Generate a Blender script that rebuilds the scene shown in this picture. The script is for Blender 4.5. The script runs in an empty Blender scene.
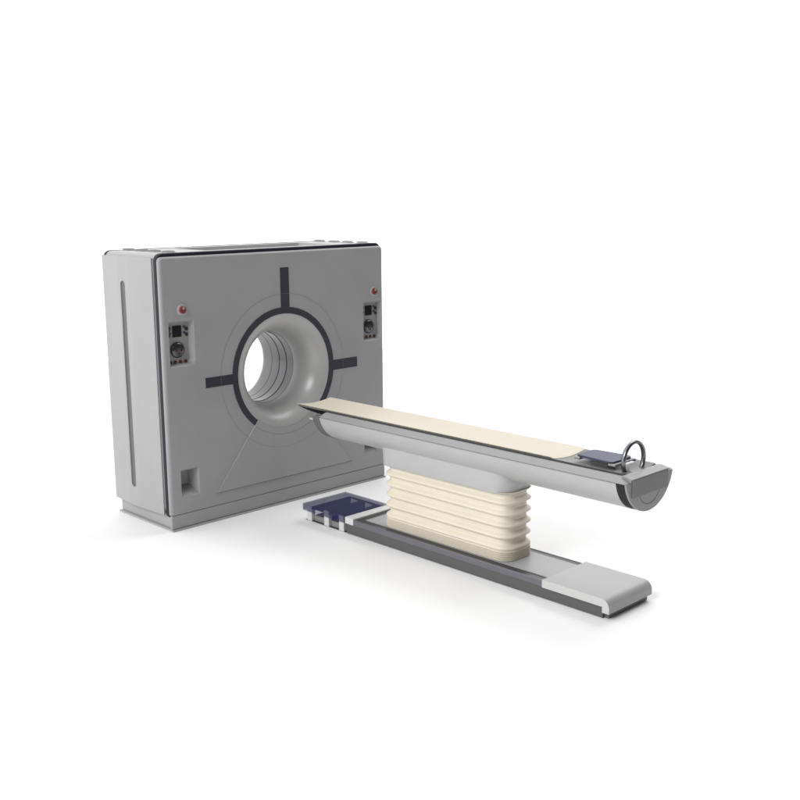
import bpy, bmesh, math, random
from math import sin, cos, pi, radians, sqrt
from mathutils import Vector, Matrix

S = bpy.context.scene
C = S.collection

# ---------------------------------------------------------------- camera
CAM = Vector((-5.1269, -6.5742, 2.4639))
YAW, PITCH, ROLL = radians(-44.3274), radians(-11.0413), radians(-0.4426)
fw = Vector((-sin(YAW) * cos(PITCH), cos(YAW) * cos(PITCH), sin(PITCH)))
rt = Vector((cos(YAW), sin(YAW), 0))
up = rt.cross(fw)
rt, up = rt * cos(ROLL) + up * sin(ROLL), up * cos(ROLL) - rt * sin(ROLL)
cd = bpy.data.cameras.new('camera')
cd.sensor_width = 36
cd.lens = 1047.57 / 800 * 36
cd.clip_start, cd.clip_end = 0.1, 500
cam = bpy.data.objects.new('camera', cd)
C.objects.link(cam)
m3 = Matrix((rt, up, -fw)).transposed()
cam.matrix_world = Matrix.Translation(CAM) @ m3.to_4x4()
S.camera = cam

# ---------------------------------------------------------------- studio light: a white surround, dim behind the photographer
W = bpy.data.worlds.new('World')
S.world = W
W.use_nodes = True
nt = W.node_tree
for n in list(nt.nodes):
    nt.nodes.remove(n)
tc = nt.nodes.new('ShaderNodeTexCoord')
sx = nt.nodes.new('ShaderNodeSeparateXYZ')
mr = nt.nodes.new('ShaderNodeMapRange')
mr.interpolation_type = 'SMOOTHSTEP'
mr.inputs['From Min'].default_value = -0.45
mr.inputs['From Max'].default_value = 0.35
mr.inputs['To Min'].default_value = 0.10
mr.inputs['To Max'].default_value = 1.62
bg = nt.nodes.new('ShaderNodeBackground')
bg.inputs['Color'].default_value = (1, 1, 1, 1)
wo = nt.nodes.new('ShaderNodeOutputWorld')
nt.links.new(tc.outputs['Generated'], sx.inputs[0])
nt.links.new(sx.outputs['Y'], mr.inputs['Value'])
nt.links.new(mr.outputs[0], bg.inputs['Strength'])
nt.links.new(bg.outputs[0], wo.inputs[0])


def area(name, loc, target, size, power, col=(1, 1, 1)):
    l = bpy.data.lights.new(name, 'AREA')
    l.shape = 'DISK'
    l.size = size
    l.energy = power
    l.color = col
    o = bpy.data.objects.new(name, l)
    C.objects.link(o)
    o.location = loc
    d = Vector(target) - Vector(loc)
    o.rotation_euler = d.to_track_quat('-Z', 'Y').to_euler()
    return o


area('key_softbox', (-12.2, -3.6, 9.5), (0, -0.8, 0.7), 7, 1100)
area('overhead_softbox', (6.6, -1.4, 9.4), (0.3, -0.3, 0.4), 7, 430)

S.view_settings.view_transform = 'Standard'
S.view_settings.look = 'None'
S.view_settings.exposure = 0
S.view_settings.gamma = 1
S.view_settings.use_curve_mapping = False


# ---------------------------------------------------------------- materials
def mat(name, col, rough=0.45, metal=0.0, spec=0.5, bump=0.0, bscale=400, var=0.03, vscale=3.0, alpha=None, coat=0.0):
    m = bpy.data.materials.new(name)
    m.use_nodes = True
    t = m.node_tree
    b = t.nodes['Principled BSDF']
    b.inputs['Roughness'].default_value = rough
    b.inputs['Metallic'].default_value = metal
    b.inputs['Specular IOR Level'].default_value = spec
    b.inputs['Coat Weight'].default_value = coat
    co = t.nodes.new('ShaderNodeTexCoord')
    nz = t.nodes.new('ShaderNodeTexNoise')
    nz.inputs['Scale'].default_value = vscale
    nz.inputs['Detail'].default_value = 5
    t.links.new(co.outputs['Object'], nz.inputs['Vector'])
    cr = t.nodes.new('ShaderNodeMapRange')
    cr.clamp = False
    cr.inputs['From Min'].default_value = 0.3
    cr.inputs['From Max'].default_value = 0.7
    cr.inputs['To Min'].default_value = 1 - var
    cr.inputs['To Max'].default_value = 1 + var
    t.links.new(nz.outputs['Fac'], cr.inputs['Value'])
    mx = t.nodes.new('ShaderNodeMix')
    mx.data_type = 'RGBA'
    mx.blend_type = 'MULTIPLY'
    mx.inputs[0].default_value = 1
    mx.inputs[6].default_value = (*col, 1)
    t.links.new(cr.outputs[0], mx.inputs[7])
    t.links.new(mx.outputs[2], b.inputs['Base Color'])
    # slight unevenness of the gloss
    rr_ = t.nodes.new('ShaderNodeMapRange')
    rr_.inputs['To Min'].default_value = max(0.02, rough - 0.06)
    rr_.inputs['To Max'].default_value = rough + 0.06
    t.links.new(nz.outputs['Fac'], rr_.inputs['Value'])
    t.links.new(rr_.outputs[0], b.inputs['Roughness'])
    if bump:
        n2 = t.nodes.new('ShaderNodeTexNoise')
        n2.inputs['Scale'].default_value = bscale
        n2.inputs['Detail'].default_value = 3
        t.links.new(co.outputs['Object'], n2.inputs['Vector'])
        bp = t.nodes.new('ShaderNodeBump')
        bp.inputs['Strength'].default_value = bump
        bp.inputs['Distance'].default_value = 0.002
        t.links.new(n2.outputs['Fac'], bp.inputs['Height'])
        t.links.new(bp.outputs[0], b.inputs['Normal'])
    if alpha is not None:
        b.inputs['Alpha'].default_value = alpha
    return m


M = dict(
    paint=mat('grey_enamel', (0.36, 0.36, 0.358), 0.42, bump=0.25, bscale=260),
    panel=mat('grey_panel', (0.33, 0.33, 0.333), 0.48, bump=0.25, bscale=260),
    facia=mat('control_facia_shade_grey', (0.29, 0.29, 0.29), 0.45),  # panel grey taken down, recess shading painted into the colour
    trim=mat('edge_trim_navy', (0.018, 0.016, 0.030), 0.5, spec=0.3),
    slot=mat('slot_grey', (0.12, 0.12, 0.12), 0.5),
    rail=mat('side_rail_grey', (0.26, 0.26, 0.262), 0.42, bump=0.2),
    farband=mat('far_band_grey', (0.13, 0.13, 0.13), 0.5),
    faint=mat('seam_faint', (0.17, 0.17, 0.17), 0.6),
    cheek=mat('cheek_white', (0.52, 0.52, 0.515), 0.42),
    bore=mat('bore_gloss_grey', (0.40, 0.40, 0.396), 0.33, spec=0.9, bump=0.0, var=0),
    sleeve=mat('sleeve_shade_grey', (0.25, 0.25, 0.25), 0.3, spec=0.5, var=0),  # darker than the flare: shade inside the bore put into the colour
    band=mat('bore_satin_metal', (0.15, 0.15, 0.16), 0.18, metal=0.6, var=0),
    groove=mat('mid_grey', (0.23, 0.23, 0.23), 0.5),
    navy=mat('navy_trim', (0.036, 0.033, 0.050), 0.5, spec=0.3),
    seam=mat('seam_dark', (0.10, 0.10, 0.105), 0.6),
    blackgap=mat('black_plastic', (0.012, 0.012, 0.014), 0.4),
    white=mat('white_plastic', (0.62, 0.62, 0.615), 0.4),
    cover=mat('pale_grey_plastic', (0.38, 0.38, 0.38), 0.42, bump=0.2),
    couch=mat('couch_pale_grey', (0.43, 0.43, 0.435), 0.4, bump=0.2),
    cap=mat('couch_cap_grey', (0.28, 0.28, 0.28), 0.45, bump=0.2),
    block=mat('couch_block_grey', (0.18, 0.18, 0.18), 0.5, bump=0.2),
    darkband=mat('charcoal_band', (0.018, 0.018, 0.019), 0.6, spec=0.25),
    railm=mat('track_rail_violet_grey', (0.125, 0.122, 0.145), 0.4),
    trackside=mat('track_side_grey', (0.085, 0.085, 0.084), 0.5, bump=0.2),
    channel=mat('channel_dark', (0.035, 0.034, 0.036), 0.35),
    plate=mat('track_plate_grey', (0.33, 0.33, 0.335), 0.42, bump=0.2),
    cream=mat('cream_vinyl', (0.62, 0.56, 0.455), 0.55, bump=0.25, bscale=180),
    bellow=mat('cream_rubber', (0.72, 0.655, 0.54), 0.45),
    tan=mat('tan_rubber', (0.62, 0.56, 0.455), 0.6),
    tray=mat('tray_grey', (0.15, 0.15, 0.15), 0.42),
    carbon=mat('carbon_black', (0.008, 0.008, 0.008), 0.7, spec=0.15),
    pad=mat('blue_pad', (0.040, 0.042, 0.098), 0.5, bump=0.3, bscale=150),
    chrome=mat('dark_chrome', (0.20, 0.20, 0.225), 0.28, metal=1.0),
    dial=mat('dial_metal', (0.10, 0.10, 0.115), 0.22, metal=0.85),
    red=mat('red_button', (0.19, 0.012, 0.011), 0.35),
    darkred=mat('dark_red_button', (0.15, 0.014, 0.012), 0.4),
    purple=mat('purple_key', (0.085, 0.008, 0.12), 0.4),
    screen=mat('dark_screen', (0.008, 0.009, 0.008), 0.3, spec=0.2),
    blue=mat('blue_acrylic', (0.024, 0.030, 0.14), 0.12, spec=0.3, alpha=0.36),
    floor=mat('studio_floor_white', (0.88, 0.88, 0.88), 0.6, spec=0.25, var=0.0),
)


# ---------------------------------------------------------------- mesh helpers
def obj(name, bm, m, parent=None, smooth=False, angle=35, bevel=0.0, seg=2, flat_front=False):
    off = Vector((0, 0, 0))
    p = parent
    while p is not None:
        off += p.location
        p = p.parent
    bmesh.ops.remove_doubles(bm, verts=bm.verts, dist=1e-5)
    bmesh.ops.translate(bm, verts=bm.verts, vec=-off)
    bmesh.ops.recalc_face_normals(bm, faces=bm.faces)
    me = bpy.data.meshes.new(name)
    bm.to_mesh(me)
    bm.free()
    o = bpy.data.objects.new(name, me)
    C.objects.link(o)
    o.parent = parent
    me.materials.append(M[m])
    if smooth:
        me.set_sharp_from_angle(angle=radians(angle))
        for f in me.polygons:
            f.use_smooth = not (flat_front and abs(f.normal.y) > 0.9995)
    else:
        for f in me.polygons:
            f.use_smooth = False
    if bevel:
        b = o.modifiers.new('bevel', 'BEVEL')
        b.width = bevel
        b.segments = seg
        b.limit_method = 'ANGLE'
        b.angle_limit = radians(40)
        b.harden_normals = False
    return o


def thing(name, label, cat, loc):
    o = bpy.data.objects.new(name, None)
    C.objects.link(o)
    o.location = loc
    o['label'] = label
    o['category'] = cat
    return o


def box(bm, x0, x1, y0, y1, z0, z1):
    v = [bm.verts.new((x, y, z)) for x in (x0, x1) for y in (y0, y1) for z in (z0, z1)]
    for f in ((0, 1, 3, 2), (4, 6, 7, 5), (0, 4, 5, 1), (2, 3, 7, 6), (0, 2, 6, 4), (1, 5, 7, 3)):
        bm.faces.new([v[i] for i in f])


def nb():
    return bmesh.new()


def loft(bm, loops, close=True, cap0=False, cap1=False):
    L = [[bm.verts.new(p) for p in lp] for lp in loops]
    n = len(L[0])
    for a, b in zip(L, L[1:]):
        for i in range(n if close else n - 1):
            j = (i + 1) % n
            bm.faces.new((a[i], a[j], b[j], b[i]))
    if cap0:
        bm.faces.new(L[0])
    if cap1:
        bm.faces.new(L[-1])
    return L


def rrect(x0, x1, z0, z1, r, n=8):
    """rounded rectangle, counter-clockwise 2D points; r one radius or four (bl, br, tr, tl)"""
    if not isinstance(r, (tuple, list)):
        r = (r,) * 4
    out = []
    for (cx, cz, sx_, sz_, a0, rr) in ((x0, z0, 1, 1, pi, r[0]), (x1, z0, -1, 1, 1.5 * pi, r[1]), (x1, z1, -1, -1, 0, r[2]), (x0, z1, 1, -1, .5 * pi, r[3])):
        ox, oz = cx + sx_ * rr, cz + sz_ * rr
        for k in range(n + 1):
            a = a0 + .5 * pi * k / n
            out.append((ox + rr * cos(a), oz + rr * sin(a)))
    return out


def at_y(pts, y):
    return [(x, y, z) for x, z in pts]


def at_z(pts, z):
    return [(x, y, z) for x, y in pts]


def circ(cx, cz, R, n=96):
    return [(cx + R * cos(2 * pi * k / n), cz + R * sin(2 * pi * k / n)) for k in range(n)]


def fill(bm, loops, at):
    """flat face with holes; at(p2) -> 3D"""
    es = []
    for lp in loops:
        vs = [bm.verts.new(at(p)) for p in lp]
        for i in range(len(vs)):
            es.append(bm.edges.new((vs[i], vs[(i + 1) % len(vs)])))
    bmesh.ops.triangle_fill(bm, use_beauty=True, use_dissolve=False, edges=es)


def revolve_y(bm, prof, cx, cz, n=128, closed=False):
    loops = [at_y(circ(cx, cz, R, n), y) for y, R in prof]
    if closed:
        loops.append(loops[0])
    loft(bm, loops)


def disc_y(bm, cx, cz, R, y0, y1, n=32, r_edge=0.0):
    """short cylinder standing out of a face at y1 towards -y, front at y0"""
    lp = [at_y(circ(cx, cz, R, n), y1)]
    if r_edge:
        for k in range(5):
            a = .5 * pi * k / 4
            lp.append(at_y(circ(cx, cz, R - r_edge * (1 - cos(a)), n), y0 + r_edge * (1 - sin(a))))
    else:
        lp.append(at_y(circ(cx, cz, R, n), y0))
    loft(bm, lp, cap0=True, cap1=True)


def tube_ring(bm, cx, cy, cz, R, ax, ay, n=64, m=12):
    """ring in the xz plane; section ax radially, ay along y"""
    loops = []
    for k in range(n):
        a = 2 * pi * k / n
        loops.append([(cx + (R + ax * cos(2 * pi * j / m)) * cos(a), cy + ay * sin(2 * pi * j / m),
                       cz + (R + ax * cos(2 * pi * j / m)) * sin(a)) for j in range(m)])
    loops.append(loops[0])
    loft(bm, loops)


# ---------------------------------------------------------------- floor
bm = nb()
bm.faces.new([bm.verts.new((0.5 + 8.8 * cos(2 * pi * k / 96), -0.5 + 8.8 * sin(2 * pi * k / 96), 0)) for k in range(96)])
fl = obj('floor', bm, 'floor')
fl['kind'] = 'structure'
fl['label'] = 'seamless white studio floor under the scanner and couch'
fl['category'] = 'floor'

# ================================================================ GANTRY
XC, ZC = 0.0086, 1.0935
g = thing('scanner_gantry', 'upright grey scanner gantry with round open bore, navy trim and control panels', 'scanner', (0, 0.4, 0))
H = 2.066

# plinth
bm = nb()
box(bm, -1.074, 1.074, 0.034, 0.772, 0.014, 0.121)
pl = obj('plinth', bm, 'paint', g, bevel=0.003)
bm = nb()
box(bm, -1.099, 1.099, 0.0, 0.028, 0.014, 0.1215)
obj('plinth_front', bm, 'panel', pl, bevel=0.010, seg=4)
bm = nb()
box(bm, -1.099, 1.099, -0.012, 0.777, 0, 0.0135)
obj('toe_flange', bm, 'paint', pl, bevel=0.003)

# body shell: rounded rectangle run from front trim to rear trim
out = rrect(-1.088, 1.088, 0.122, H, 0.05)
bm = nb()
L = loft(bm, [at_y(out, 0.0755), at_y(out, 0.770)])
# drop the flat top quad and lay a top with a sunk tray there instead
top = [f for f in bm.faces if all(abs(v.co.z - H) < 1e-6 for v in f.verts)]
bmesh.ops.delete(bm, geom=top, context='FACES')
tray = rrect(-0.56, 0.72, 0.20, 0.665, 0.03, 4)
fill(bm, [[(-1.038, 0.0755), (1.038, 0.0755), (1.038, 0.770), (-1.038, 0.770)], tray], lambda p: (p[0], p[1], H))
tr2 = rrect(-0.545, 0.705, 0.215, 0.65, 0.03, 4)
loft(bm, [at_z(tray, H), at_z(tr2, H - 0.05)], cap1=True)
# rear face with the bore opening
fill(bm, [rrect(-1.088, 1.088, 0.122, H, 0.05), circ(XC, ZC, 0.46)], lambda p: (p[0], 0.770, p[1]))
obj('body_shell', bm, 'paint', g, smooth=True, angle=40)

# trims
for y0, y1 in ((0.0305, 0.0745), (0.7705, 0.800)):
    bm = nb()
    xt = 1.0995 if y0 < .1 else 1.092
    o_ = rrect(-xt, xt, 0.094, H + 0.003, (.04, .04, .055, .055))
    i_ = rrect(-1.083, 1.083, 0.150, H - 0.025, 0.03)
    o2 = rrect(-xt + .003, xt - .003, 0.097, H, (.037, .037, .052, .052))
    loft(bm, [at_y(i_, y1), at_y(o_, y1), at_y(o_, y0 + .004), at_y(o2, y0), at_y(i_, y0)])
    obj('edge_trim', bm, 'trim', g, smooth=True, angle=40)

# side panels (three facets in plan), the left one with its long slot
for s in (-1, 1):
    zb, zt = 0.113, 2.036
    pf = [(1.100, 0.103), (1.118, 0.40), (1.118, 0.555), (1.098, 0.812)]
    bm = nb()
    P = [(s * x, y) for x, y in pf]

    def quad(a, b):
        bm.faces.new([bm.verts.new(p) for p in ((a[0], a[1], zb), (b[0], b[1], zb), (b[0], b[1], zt), (a[0], a[1], zt))])
    quad(P[0], P[1])
    quad(P[2], P[3])
    X = s * 1.118
    slot = rrect(0.456, 0.522, 0.263, 1.856, 0.0325, 8)
    fill(bm, [[(0.40, zb), (0.555, zb), (0.555, zt), (0.40, zt)], slot], lambda p: (X, p[0], p[1]))
    loft(bm, [[(X, y, z) for y, z in slot], [(X - s * .008, y, z) for y, z in slot]])
    # edges back to the body
    ins = [(s * 1.0885, y) for y in (0.103, 0.40, 0.555, 0.812)]
    for a in (0, 1, 2):
        for z in (zb, zt):
            bm.faces.new([bm.verts.new((q[0], q[1], z)) for q in (P[a], P[a + 1], ins[a + 1], ins[a])])
    for k in (0, 3):
        bm.faces.new([bm.verts.new(p) for p in ((P[k][0], P[k][1], zb), (P[k][0], P[k][1], zt), (ins[k][0], ins[k][1], zt), (ins[k][0], ins[k][1], zb))])
    sp = obj('side_panel', bm, 'paint', g)
    bm = nb()
    bm.faces.new([bm.verts.new((X - s * .0075, y, z)) for y, z in rrect(0.452, 0.526, 0.259, 1.860, 0.036, 8)])
    obj('slot_back', bm, 'slot', sp)

# front panel with bore hole and four recesses
PANELS = (-0.9375, 0.9755)
NICHES = ((-1.003, -0.840), (0.858, 1.021))
bm = nb()
rims = []
for k in range(6):
    a = .5 * pi * k / 5
    d = 0.024 * (1 - sin(a))
    rims.append((rrect(-1.100 + d, 1.100 - d, 0.1245, 2.044 - d * .7, (0.006, 0.006, 0.034 - d * .5, 0.034 - d * .5), 6), 0.024 * (1 - cos(a))))
rim = rims[0][0]
holes = [circ(XC, ZC, 0.458)]
PR = [(x - 0.108, x + (0.110 if x < 0 else 0.0985), 1.238, 1.576, (0.012, 0.04, 0.008, 0.008)) for x in PANELS]
NR = [(a, b, 0.243, 0.461, 0.004) for a, b in NICHES]
holes += [rrect(*r, 5) for r in PR + NR]
fill(bm, [rim] + holes, lambda p: (p[0], 0, p[1]))
loft(bm, [at_y(p_, y_) for p_, y_ in rims] + [at_y(rims[-1][0], 0.030)])
for r in PR:
    a = rrect(*r, 5)
    b = rrect(r[0] + .012, r[0] + .190, r[2] + .022, r[3] - .014, (0.012, 0.03, 0.008, 0.008), 5)
    a2 = rrect(r[0] + .002, r[1] - .004, r[2] + .007, r[3] - .002, (0.012, 0.04, 0.008, 0.008), 5)
    loft(bm, [at_y(a, 0), at_y(a2, 0.004), at_y(b, 0.042)])
for r in NR:
    a = rrect(*r, 5)
    a2 = rrect(r[0] + .004, r[1] - .004, r[2] + .012, r[3] - .003, r[4], 5)
    b = rrect(r[0] + .03, r[1] - .035, r[2] + .07, r[3] - .035, r[4], 5)
    loft(bm, [at_y(a, 0), at_y(a2, 0.004), at_y(b, 0.085), at_y(b, 0.100)])
fp = obj('front_panel', bm, 'panel', g, smooth=True, angle=50, flat_front=True)

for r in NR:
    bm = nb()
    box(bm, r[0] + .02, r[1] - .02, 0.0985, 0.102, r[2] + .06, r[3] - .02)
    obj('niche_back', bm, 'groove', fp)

# raised lower access panel, a sector of the front around the bore foot
bm = nb()
A = radians(38.6)
arc = [(XC + 0.4585 * sin(t), ZC - 0.4585 * cos(t)) for t in [(-A + 2 * A * k / 40) for k in range(41)]]
zb = 0.221
xl = XC - (ZC - zb) * math.tan(A)
xr = XC + (ZC - zb) * math.tan(A)
sec = arc + [(xr, zb), (xl, zb)]


def shrink(pts, d):
    out = []
    cx_, cz_ = XC, 0.45
    for x, z in pts:
        out.append((x + (d if x < cx_ - .001 else -d if x > cx_ + .001 else 0) * .8, z + (d if z < zb + .001 else 0)))
    return out


sec2 = shrink(sec, 0.005)
loft(bm, [at_y(sec, -0.0003), at_y(sec2, -0.0085)])
fill(bm, [sec2], lambda p: (p[0], -0.0085, p[1]))
obj('access_panel', bm, 'panel', g)

# thin seam circle, over the face and (a little prouder) over the access panel
bm = nb()


def arcband(bm, R, w, y, a0, a1, n=90):
    lo = [(XC + (R - w) * cos(a0 + (a1 - a0) * k / n), y, ZC + (R - w) * sin(a0 + (a1 - a0) * k / n)) for k in range(n + 1)]
    hi = [(XC + (R + w) * cos(a0 + (a1 - a0) * k / n), y, ZC + (R + w) * sin(a0 + (a1 - a0) * k / n)) for k in range(n + 1)]
    loft(bm, [lo, hi], close=False)


arcband(bm, 0.6176, 0.0009, -0.0028, -pi / 2 + A, 1.5 * pi - A)
arcband(bm, 0.6176, 0.0009, -0.0092, -pi / 2 - A + .01, -pi / 2 + A - .01)
arcband(bm, 0.512, 0.0015, -0.0092, -pi / 2 - A + .01, -pi / 2 + A - .01)
obj('seam_line', bm, 'faint', fp)
bm = nb()
bm.faces.new([bm.verts.new(p) for p in ((xl - .002, -.0008, zb - .0025), (xr + .002, -.0008, zb - .0025), (xr + .002, -.0008, zb + .001), (xl - .002, -.0008, zb + .001))])
ca, sa = cos(A), sin(A)
q = [(XC + R_ * sa + w_ * ca, -.0008, ZC - R_ * ca + w_ * sa) for R_, w_ in ((.46, -.0005), (.46, .003), ((ZC - zb) / ca, .003), ((ZC - zb) / ca, -.0005))]
bm.faces.new([bm.verts.new(p) for p in q])
obj('panel_edge_shade', bm, 'seam', fp)  # dark strips paint the shade under the access panel's lower and right edges

# bore: quarter-ellipse flare, straight tunnel, rear flare
bm = nb()
prof = [(0.0 - .0025, 0.459)]
for k in range(17):
    t = .5 * pi * k / 16
    prof.append((0.27 * (1 - cos(t)), 0.46 - 0.163 * sin(t)))
revolve_y(bm, prof, XC, ZC)
bt = obj('bore_tunnel', bm, 'bore', g, smooth=True, angle=60)
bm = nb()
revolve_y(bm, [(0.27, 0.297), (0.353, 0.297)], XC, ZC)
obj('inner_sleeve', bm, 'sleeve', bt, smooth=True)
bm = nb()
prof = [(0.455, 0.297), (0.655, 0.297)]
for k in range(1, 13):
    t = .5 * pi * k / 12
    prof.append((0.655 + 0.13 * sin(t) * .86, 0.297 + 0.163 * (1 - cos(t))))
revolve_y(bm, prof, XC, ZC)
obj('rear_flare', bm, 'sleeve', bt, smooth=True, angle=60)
bm = nb()
revolve_y(bm, [(0.359, 0.2965), (0.449, 0.2965)], XC, ZC)
obj('detector_window', bm, 'band', bt, smooth=True)
for y in (0.356, 0.452):
    bm = nb()
    revolve_y(bm, [(y - .0045, 0.296), (y - .003, 0.2945), (y + .003, 0.2945), (y + .0045, 0.296), (y, 0.299)], XC, ZC, closed=True)
    obj('dark_ring', bm, 'navy', bt, smooth=True)
for y in (0.268, 0.556):
    bm = nb()
    revolve_y(bm, [(y - .0018, 0.2965), (y, 0.2955), (y + .0018, 0.2965), (y, 0.298)], XC, ZC, closed=True)
    obj('seam_ring', bm, 'seam', bt, smooth=True)

# navy ring round the mouth, broken by the access panel, and its three marker bars
bm = nb()
n = 110
a0, a1 = -pi / 2 + A - .012, 1.5 * pi - A + .012


def arcpts(R, y):
    return [(XC + R * cos(a0 + (a1 - a0) * k / n), y, ZC + R * sin(a0 + (a1 - a0) * k / n)) for k in range(n + 1)]


loft(bm, [arcpts(0.461, 0.004), arcpts(0.4605, -0.003), arcpts(0.463, -0.0045), arcpts(0.508, -0.0045), arcpts(0.5105, -0.003), arcpts(0.5105, 0.001)], close=False)
obj('bore_ring', bm, 'navy', g, smooth=True, angle=30)
for x0, x1, z0, z1 in ((-0.014, 0.072, 1.598, 1.916), (0.503, 0.786, 1.037, 1.122), (-0.748, -0.488, 1.050, 1.128)):
    bm = nb()
    box(bm, x0, x1, -0.0021, 0.0015, z0, z1)
    obj('marker_bar', bm, 'navy', g, bevel=0.001)

# emergency stops
for x, z in ((-0.926, 1.657), (0.988, 1.662)):
    bm = nb()
    disc_y(bm, x, z, 0.042, -0.010, 0.001, 32, 0.008)
    e = obj('emergency_button', bm, 'cover', g, smooth=True, angle=50)
    bm = nb()
    disc_y(bm, x, z, 0.027, -0.024, -0.0095, 28, 0.006)
    obj('button_head', bm, 'red', e, smooth=True, angle=50)
    bm = nb()
    disc_y(bm, x, z + .013, 0.010, -0.0255, -0.0235, 12, 0.001)
    obj('button_mark', bm, 'paint', e, smooth=True, angle=50)

# control panels
for x in PANELS:
    bm = nb()
    pb = rrect(x - .0965, x + .0825, 1.2575, 1.5645, (0.012, 0.03, 0.008, 0.008), 5)
    loft(bm, [at_y(pb, 0.0415), at_y(pb, 0.046)], cap0=True, cap1=True)
    cp = obj('control_panel', bm, 'facia', g, smooth=True, angle=30)
    bm = nb()
    box(bm, x - .053, x + .023, 0.036, 0.0415, 1.456, 1.539)
    obj('screen', bm, 'screen', cp, bevel=0.002)
    bm = nb()
    lp = []
    R = 0.059
    for y_, r_ in ((0.0405, R), (0.036, R), (0.031, R * .975), (0.026, R * .92), (0.0215, R * .83), (0.018, R * .71), (0.0155, R * .56), (0.0145, R * .4), (0.0145, .004)):
        lp.append(at_y(circ(x - .018, 1.360, r_, 40), y_))
    loft(bm, lp, cap1=True)
    d = obj('dial', bm, 'dial', cp, smooth=True, angle=60)
    for k in range(4):
        a = k * pi / 2
        dx, dz = cos(a), sin(a)
        bm = nb()
        p = [(0.033, 0), (0.017, 0.0095), (0.017, -0.0095)]
        q = [(x - .018 + u * dx - v * dz, 1.358 + u * dz + v * dx) for u, v in p]
        loft(bm, [at_y(q, 0.0175), at_y(q, 0.0125)], cap0=True, cap1=True)
        obj('arrow_key', bm, 'blackgap', d)
    bm = nb()
    disc_y(bm, x - .018 + .006, 1.358, 0.008, 0.0115, 0.0150, 16, 0.001)
    obj('centre_key', bm, 'red', d, smooth=True)
    for dx, dz in ((0.048, 1.527), (0.048, 1.485), (-0.076, 1.525), (-0.076, 1.485)):
        bm = nb()
        disc_y(bm, x + dx, dz, 0.0095, 0.034, 0.041, 14, 0.002)
        obj('purple_key', bm, 'purple', cp, smooth=True, angle=50)
    for dx, dz in ((0.066, 1.511), (0.066, 1.469), (-0.087, 1.508), (-0.087, 1.466)):
        bm = nb()
        disc_y(bm, x + dx, dz, 0.0125, 0.033, 0.041, 16, 0.002)
        obj('black_key', bm, 'blackgap', cp, smooth=True, angle=50)
    for dx in (-0.080, -0.040, 0.005, 0.049):
        bm = nb()
        disc_y(bm, x + dx, 1.270, 0.0145, 0.037, 0.041, 18, 0.002)
        k_ = obj('red_key', bm, 'darkred', cp, smooth=True, angle=50)
        bm = nb()
        disc_y(bm, x + dx + .001, 1.272, 0.006, 0.0352, 0.0372, 10, 0.0005)
        obj('key_mark', bm, 'blackgap', k_, smooth=True)

# louvred vents on top, four at each end
for x in (-0.930, 0.985):
    for y in (0.130, 0.320, 0.500, 0.695):
        bm = nb()
        fo = rrect(x - .040, x + .040, y - .052, y + .052, 0.012, 5)
        fi = rrect(x - .032, x + .032, y - .044, y + .044, 0.008, 5)
        loft(bm, [at_z(fo, H - .001), at_z(fo, H + .004), at_z(fi, H + .005), at_z(fi, H + .0015)], cap1=True)
        v = obj('vent', bm, 'paint', g, smooth=True, angle=40)
        for k in range(4):
            bm = nb()
            yy = y - .033 + k * .022
            p = [(x - .031, yy - .007, H + .002), (x - .031, yy + .006, H + .015), (x - .031, yy + .009, H + .013), (x - .031, yy - .003, H + .001)]
            loft(bm, [p, [(x + .031, b, c) for _, b, c in p]], cap0=True, cap1=True)
            obj('louvre', bm, 'groove', v)

# ================================================================ COUCH
T = 0.012     # centre line in x
t = thing('patient_couch', 'long scanner couch with cream cushion on cream bellows and a low floor track', 'scanner table', (T, -1.8, 0))

# ---- track on the floor
bm = nb()
box(bm, T - .214, T + .214, -3.232, -0.955, 0.004, 0.079)
tk = obj('track_base', bm, 'trackside', t, bevel=0.002)
bm = nb()
box(bm, T - .205, T + .205, -3.225, -0.47, 0, 0.0035)
obj('base_sheet', bm, 'channel', tk)
for s in (-1, 1):
    bm = nb()
    pr = [(0.2205, 0.0795), (0.2205, 0.112), (0.214, 0.1185), (0.2055, 0.1185), (0.2055, 0.0795)]
    loft(bm, [[(T + s * x, y, z) for x, z in pr] for y in (-2.80, -1.036)], cap0=True, cap1=True)
    obj('track_rail', bm, 'railm', t)
bm = nb()
box(bm, T - .205, T + .205, -2.80, -1.036, 0.0795, 0.1160)
obj('track_channel', bm, 'channel', t)
bm = nb()
box(bm, T - .155, T + .155, -2.80, -1.100, 0.1162, 0.1215)
obj('track_plate', bm, 'plate', t, bevel=0.001)

# end cover: bent sheet with rounded nose and side cheeks
bm = nb()
pr = [(-2.790, 0.078), (-2.790, 0.128)]
R = 0.055
for k in range(9):
    a = .5 * pi * k / 8
    pr.append((-3.285 + R - R * sin(a), 0.128 - R + R * cos(a)))
pr += [(-3.285, 0.042), (-3.236, 0.042), (-3.236, 0.078)]
loft(bm, [[(T + x, y, z) for y, z in pr] for x in (-.2265, .2265)], cap0=True, cap1=True)
ec = obj('end_cover', bm, 'cover', t, smooth=True, angle=25, bevel=0.0)
for s_ in (-1, 1):
    bm = nb()
    loft(bm, [[(T + s_ * x, y, z) for y, z in pr] for x in (.2267, .2285)], cap0=True, cap1=True)
    obj('cover_cheek', bm, 'cheek', ec, smooth=True, angle=25)
bm = nb()
box(bm, T - .195, T + .215, -3.262, -3.2325, 0.004, 0.0415)
obj('end_foot', bm, 'farband', t)

# white strap at the far end
bm = nb()
box(bm, T - .2225, T + .2225, -1.0355, -0.9465, 0.0795, 0.1285)
obj('end_strap', bm, 'white', t, bevel=0.002)

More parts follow.
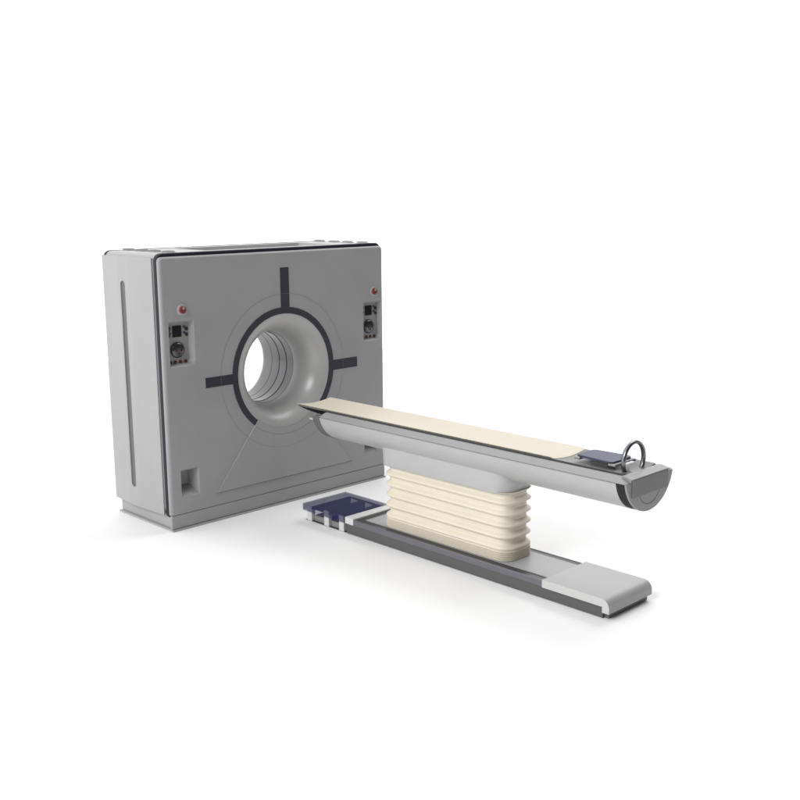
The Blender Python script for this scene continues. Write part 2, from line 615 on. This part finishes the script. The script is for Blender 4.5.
# blue acrylic hood over open feet
bm = nb()
x0, x1, y0, y1, z0, z1 = T - .222, T + .222, -0.946, -0.452, 0.078, 0.132
w = .006
for b in ((x0, x1, y0, y1, z1 - w, z1), (x0, x0 + w, y0, y1, z0, z1 - w), (x1 - w, x1, y0, y1, z0, z1 - w), (x0 + w, x1 - w, y1 - w, y1, z0, z1 - w)):
    box(bm, *b)
hd = obj('blue_hood', bm, 'blue', t)
for yy in (-0.520, -0.720, -0.893):
    for s in (-1, 1):
        bm = nb()
        box(bm, T + s * .194 - .0185, T + s * .194 + .0185, yy - .027, yy + .027, 0.004, 0.0995)
        if s < 0:
            box(bm, T - .2150, T - .2055, yy - .027, yy + .027, 0.0997, 0.1245)
        obj('foot_post', bm, 'white', t, bevel=0.002)
bm = nb()
for a, b in ((-0.69, -0.55), (-0.864, -0.75)):
    box(bm, T - .19, T + .19, a + .002, b - .002, 0.004, 0.05)
obj('foot_block', bm, 'groove', t, bevel=0.003)
bm = nb()
box(bm, T - .205, T + .212, -0.940, -0.512, 0.100, 0.108)
obj('hood_deck', bm, 'channel', t)
for ya in (-0.60, -0.765):
    bm = nb()
    q = [(T + .148, ya), (T + .048, ya - .105), (T + .136, ya - .10)]
    loft(bm, [at_z(q, 0.1085), at_z(q, 0.1245)], cap0=True, cap1=True)
    obj('gusset', bm, 'white', t)

# ---- bellows: flattened stack, then soft folds
YB0, YB1 = -2.445, -1.262


def ring(h, z, r=0.10, y0=YB0, y1=YB1, d=0.0, n=10):
    return at_z(rrect(T - h + d, T + h - d, y0 + d, y1 - d, max(.02, r - d), n), z)


bm = nb()
loops = []
zz = 0.122
for k in range(7):
    for f, d in ((0, .006), (.0016, .0015), (.0046, 0), (.0076, .0015), (.0091, .006)):
        loops.append(ring(.153, zz + f, d=d))
    zz += 0.0093
loft(bm, loops, cap0=True)
obj('bellows_stack', bm, 'tan', t, smooth=True, angle=30)
bm = nb()
loops = []
tips = [0.206, 0.283, 0.358, 0.434, 0.510]
zs = []
pts = [(0.186, 0.003)]
N = 14
ztop = 0.585
zcur = 0.186
# profile d(z): rounded tips, tighter valleys
for k in range(1, 120):
    z = 0.186 + (ztop - 0.186) * k / 119
    ph = (z - tips[0]) / (tips[1] - tips[0])
    c = .5 + .5 * cos(2 * pi * ph)
    if z < tips[0]:
        c = .5 + .5 * cos(pi * (tips[0] - z) / .06)
    d = 0.040 * (1 - c ** 1.15)
    u_ = (ph - .5) % 1 - .0
    u_ = min(u_, 1 - u_)
    if z > tips[0] + .02:
        d -= .011 * math.exp(-(u_ / .135) ** 2)
    pts.append((z, d))
for z, d in pts:
    loops.append(ring(.154, z, d=d))
loft(bm, loops)
obj('bellows', bm, 'bellow', t, smooth=True, angle=80)

# ---- pedestal shroud under the couch body
bm = nb()
loops = []
for z, e in ((0.569, -.008), (0.571, -.003), (0.577, 0), (0.66, .004), (0.72, .012), (0.78, .02)):
    loops.append(at_z(rrect(T - .152 - e, T + .152 + e, -2.43 - e, -1.235 + e, 0.10 + max(e, 0), 10), z))
loft(bm, loops, cap0=True, cap1=True)
obj('pedestal', bm, 'couch', t, smooth=True, angle=50)

# ---- couch body, part of a cylinder
RB, ZB = 0.25, 0.90
th = math.asin((ZB - 0.85) / RB)


def barc(R, n=36):
    a0, a1 = pi + th, 2 * pi - th
    return [(T + R * cos(a0 + (a1 - a0) * k / n), ZB + R * sin(a0 + (a1 - a0) * k / n)) for k in range(n + 1)]


bm = nb()
loft(bm, [at_y(barc(RB), -3.312), at_y(barc(RB), -0.702)], cap0=True, cap1=True)
bd = obj('couch_body', bm, 'couch', t, smooth=True, angle=40)
bm = nb()
loft(bm, [at_y(barc(RB - .001), -3.372), at_y(barc(RB - .001), -3.3125)], cap0=True, cap1=True)
obj('end_band', bm, 'darkband', t, smooth=True, angle=40)
bm = nb()
loft(bm, [at_y(barc(RB + .0015), -0.7015), at_y(barc(RB + .0015), -0.622)], cap0=True, cap1=True)
obj('far_band', bm, 'farband', t, smooth=True, angle=40)
# near cap
bm = nb()
loft(bm, [at_y(barc(RB + .0005), -3.3725), at_y(barc(RB + .0005), -3.381), at_y(barc(RB - .002), -3.384)], cap0=True, cap1=True)
cp = obj('end_cap', bm, 'cap', t, smooth=True, angle=40)
bm = nb()
n = 40
lo, hi = [], []
for k in range(n + 1):
    a = pi + .42 + (pi - .84) * k / n
    lo.append((T + .116 * cos(a), -3.3848, .812 + .116 * sin(a)))
    hi.append((T + .1205 * cos(a), -3.3848, .812 + .1205 * sin(a)))
loft(bm, [lo, hi], close=False)
obj('cap_arc', bm, 'seam', cp)
# end block across the cap
bm = nb()
box(bm, T - .187, T + .182, -3.394, -3.3845, 0.759, 0.868)
obj('end_block', bm, 'block', t, bevel=0.003)
# end bar above it
bm = nb()
pr = [(-3.392, 0.8685), (-3.392, 0.873), (-3.345, 0.884), (-3.318, 0.884), (-3.314, 0.878), (-3.314, 0.851), (-3.384, 0.851), (-3.384, 0.8685)]
loft(bm, [[(T + x, y, z) for y, z in pr] for x in (-.195, .195)], cap0=True, cap1=True)
obj('end_bar', bm, 'cap', t, bevel=0.002)

# side rails
for s in (-1, 1):
    bm = nb()
    pr = [(0.2525, 0.852), (0.2515, 0.8555), (0.192, 0.8795), (0.172, 0.8795), (0.172, 0.852)]
    nose = []
    for x, z in pr:
        f = (x - .172) / .08
        nose.append((T + s * (x + (.012 if z < .87 and f > .8 else 0) * 0), -3.322 - .058 * (1 - (z - .852) / .024), z))
    far = [(T + s * x, -0.705 - .004, z) for x, z in pr]
    loft(bm, [nose, far], cap0=True, cap1=True)
    obj('side_rail', bm, 'rail', t, bevel=0.0015)
    bm = nb()
    box(bm, T + s * .2495 - .0015, T + s * .2495 + .0015, -3.31, -0.71, 0.8495, 0.8518)
    obj('rail_gap', bm, 'seam', t)

# ---- cradle: shallow trough of carbon shell with its cushion
hw = 0.166


def trough(y, ztip, sag, n=24, h=hw):
    return [(T - h + 2 * h * k / n, y, ztip - sag * (1 - ((k / n - .5) * 2) ** 2)) for k in range(n + 1)]


def slab(bm, ys, ztip, sag0, sag1, drop, n=24, h=hw):
    loops = []
    for y, e in ys:
        dr = drop if e >= 0 else .0012
        a = trough(y, ztip - (drop - dr), sag0, n, h)
        b = trough(y, ztip - drop, sag1, n, h - .004)
        if e > 0:  # end cut in an arc: middle reaches further or less
            a = [(x, yy + e * (1 - ((x - T) / h) ** 2), z) for x, yy, z in a]
            b = [(x, yy + e * (1 - ((x - T) / h) ** 2), z) for x, yy, z in b]
        loops.append(a + b[::-1])
    loft(bm, loops, cap0=True, cap1=True)


bm = nb()
slab(bm, [(-3.310, 0), (-0.358, 0)], 0.8905, 0.017, 0.046, 0.010, h=.1695)
cr = obj('cradle', bm, 'tray', t, smooth=True, angle=40)
bm = nb()
slab(bm, [(-2.808, -1), (-2.79, 0), (-0.350, 0)], 0.8985, 0.017, 0.017, 0.0075, h=.168)
obj('cushion', bm, 'cream', t, smooth=True, angle=40)
# keel under the overhanging tip
bm = nb()
lo = []
for y, d in ((-0.70, .026), (-0.50, .024), (-0.40, .014), (-0.362, .004)):
    a = trough(y, .8825, .044, 16, .164)
    b = [(T + (x - T) * .99, y, .8815 - .001 - d * sqrt(max(0, 1 - ((x - T) / .164) ** 2)) - .046 * (1 - ((x - T) / .164) ** 2)) for x, _, _ in a]
    lo.append(a + b[::-1])
loft(bm, lo, cap0=True, cap1=True)
obj('keel', bm, 'carbon', t, smooth=True, angle=40)
# small cream tongue out of the far end
bm = nb()
box(bm, T - .175, T + .175, -0.621, -0.500, 0.795, 0.808)
obj('cream_tongue', bm, 'cream', t, bevel=0.003)

# ---- head pad on its bracket
bm = nb()
pp = [(-.088, -2.930), (.070, -2.930), (.088, -2.950), (.105, -3.170), (.085, -3.195), (-.095, -3.195), (-.110, -3.175), (-.092, -2.945)]
loft(bm, [at_z([(T + x, y) for x, y in pp], z) for z in (0.915, 0.926)], cap0=True, cap1=True)
hp = obj('head_pad', bm, 'pad', t, bevel=0.003)
bm = nb()
for ya, yb in ((-2.955, -2.915), (-3.215, -3.165)):
    pr = rrect(-.1, .1, .897, .914, .0075, 4)
    e = .0 if ya > -3 else .016
    loft(bm, [[(T + x * (1 + e * 6), y, z) for x, z in pr] for y in (ya, yb)], cap0=True, cap1=True)
box(bm, T - .08, T + .08, -3.166, -2.954, .905, .914)
br = obj('pad_bracket', bm, 'cap', t, smooth=True, angle=35, bevel=0.002)
bm = nb()
box(bm, T - .045, T + .045, -3.12, -3.00, .866, .9045)
obj('bracket_foot', bm, 'tray', br, bevel=0.004)

# ---- grab ring and its post
bm = nb()
tube_ring(bm, T + .0, -3.268, 0.935, 0.1055, 0.0115, 0.015)
obj('grab_ring', bm, 'chrome', t, smooth=True, angle=80)
bm = nb()
lo = [[(T + x - .005, y, z) for x, y in ((-.046, y0), (.046, y0), (.046, y1), (-.046, y1))] for z, y0, y1 in ((.858, -3.312, -3.270), (.870, -3.303, -3.262), (.914, -3.252, -3.230))]
loft(bm, lo, cap0=True, cap1=True)
obj('ring_post', bm, 'white', t, bevel=0.003)
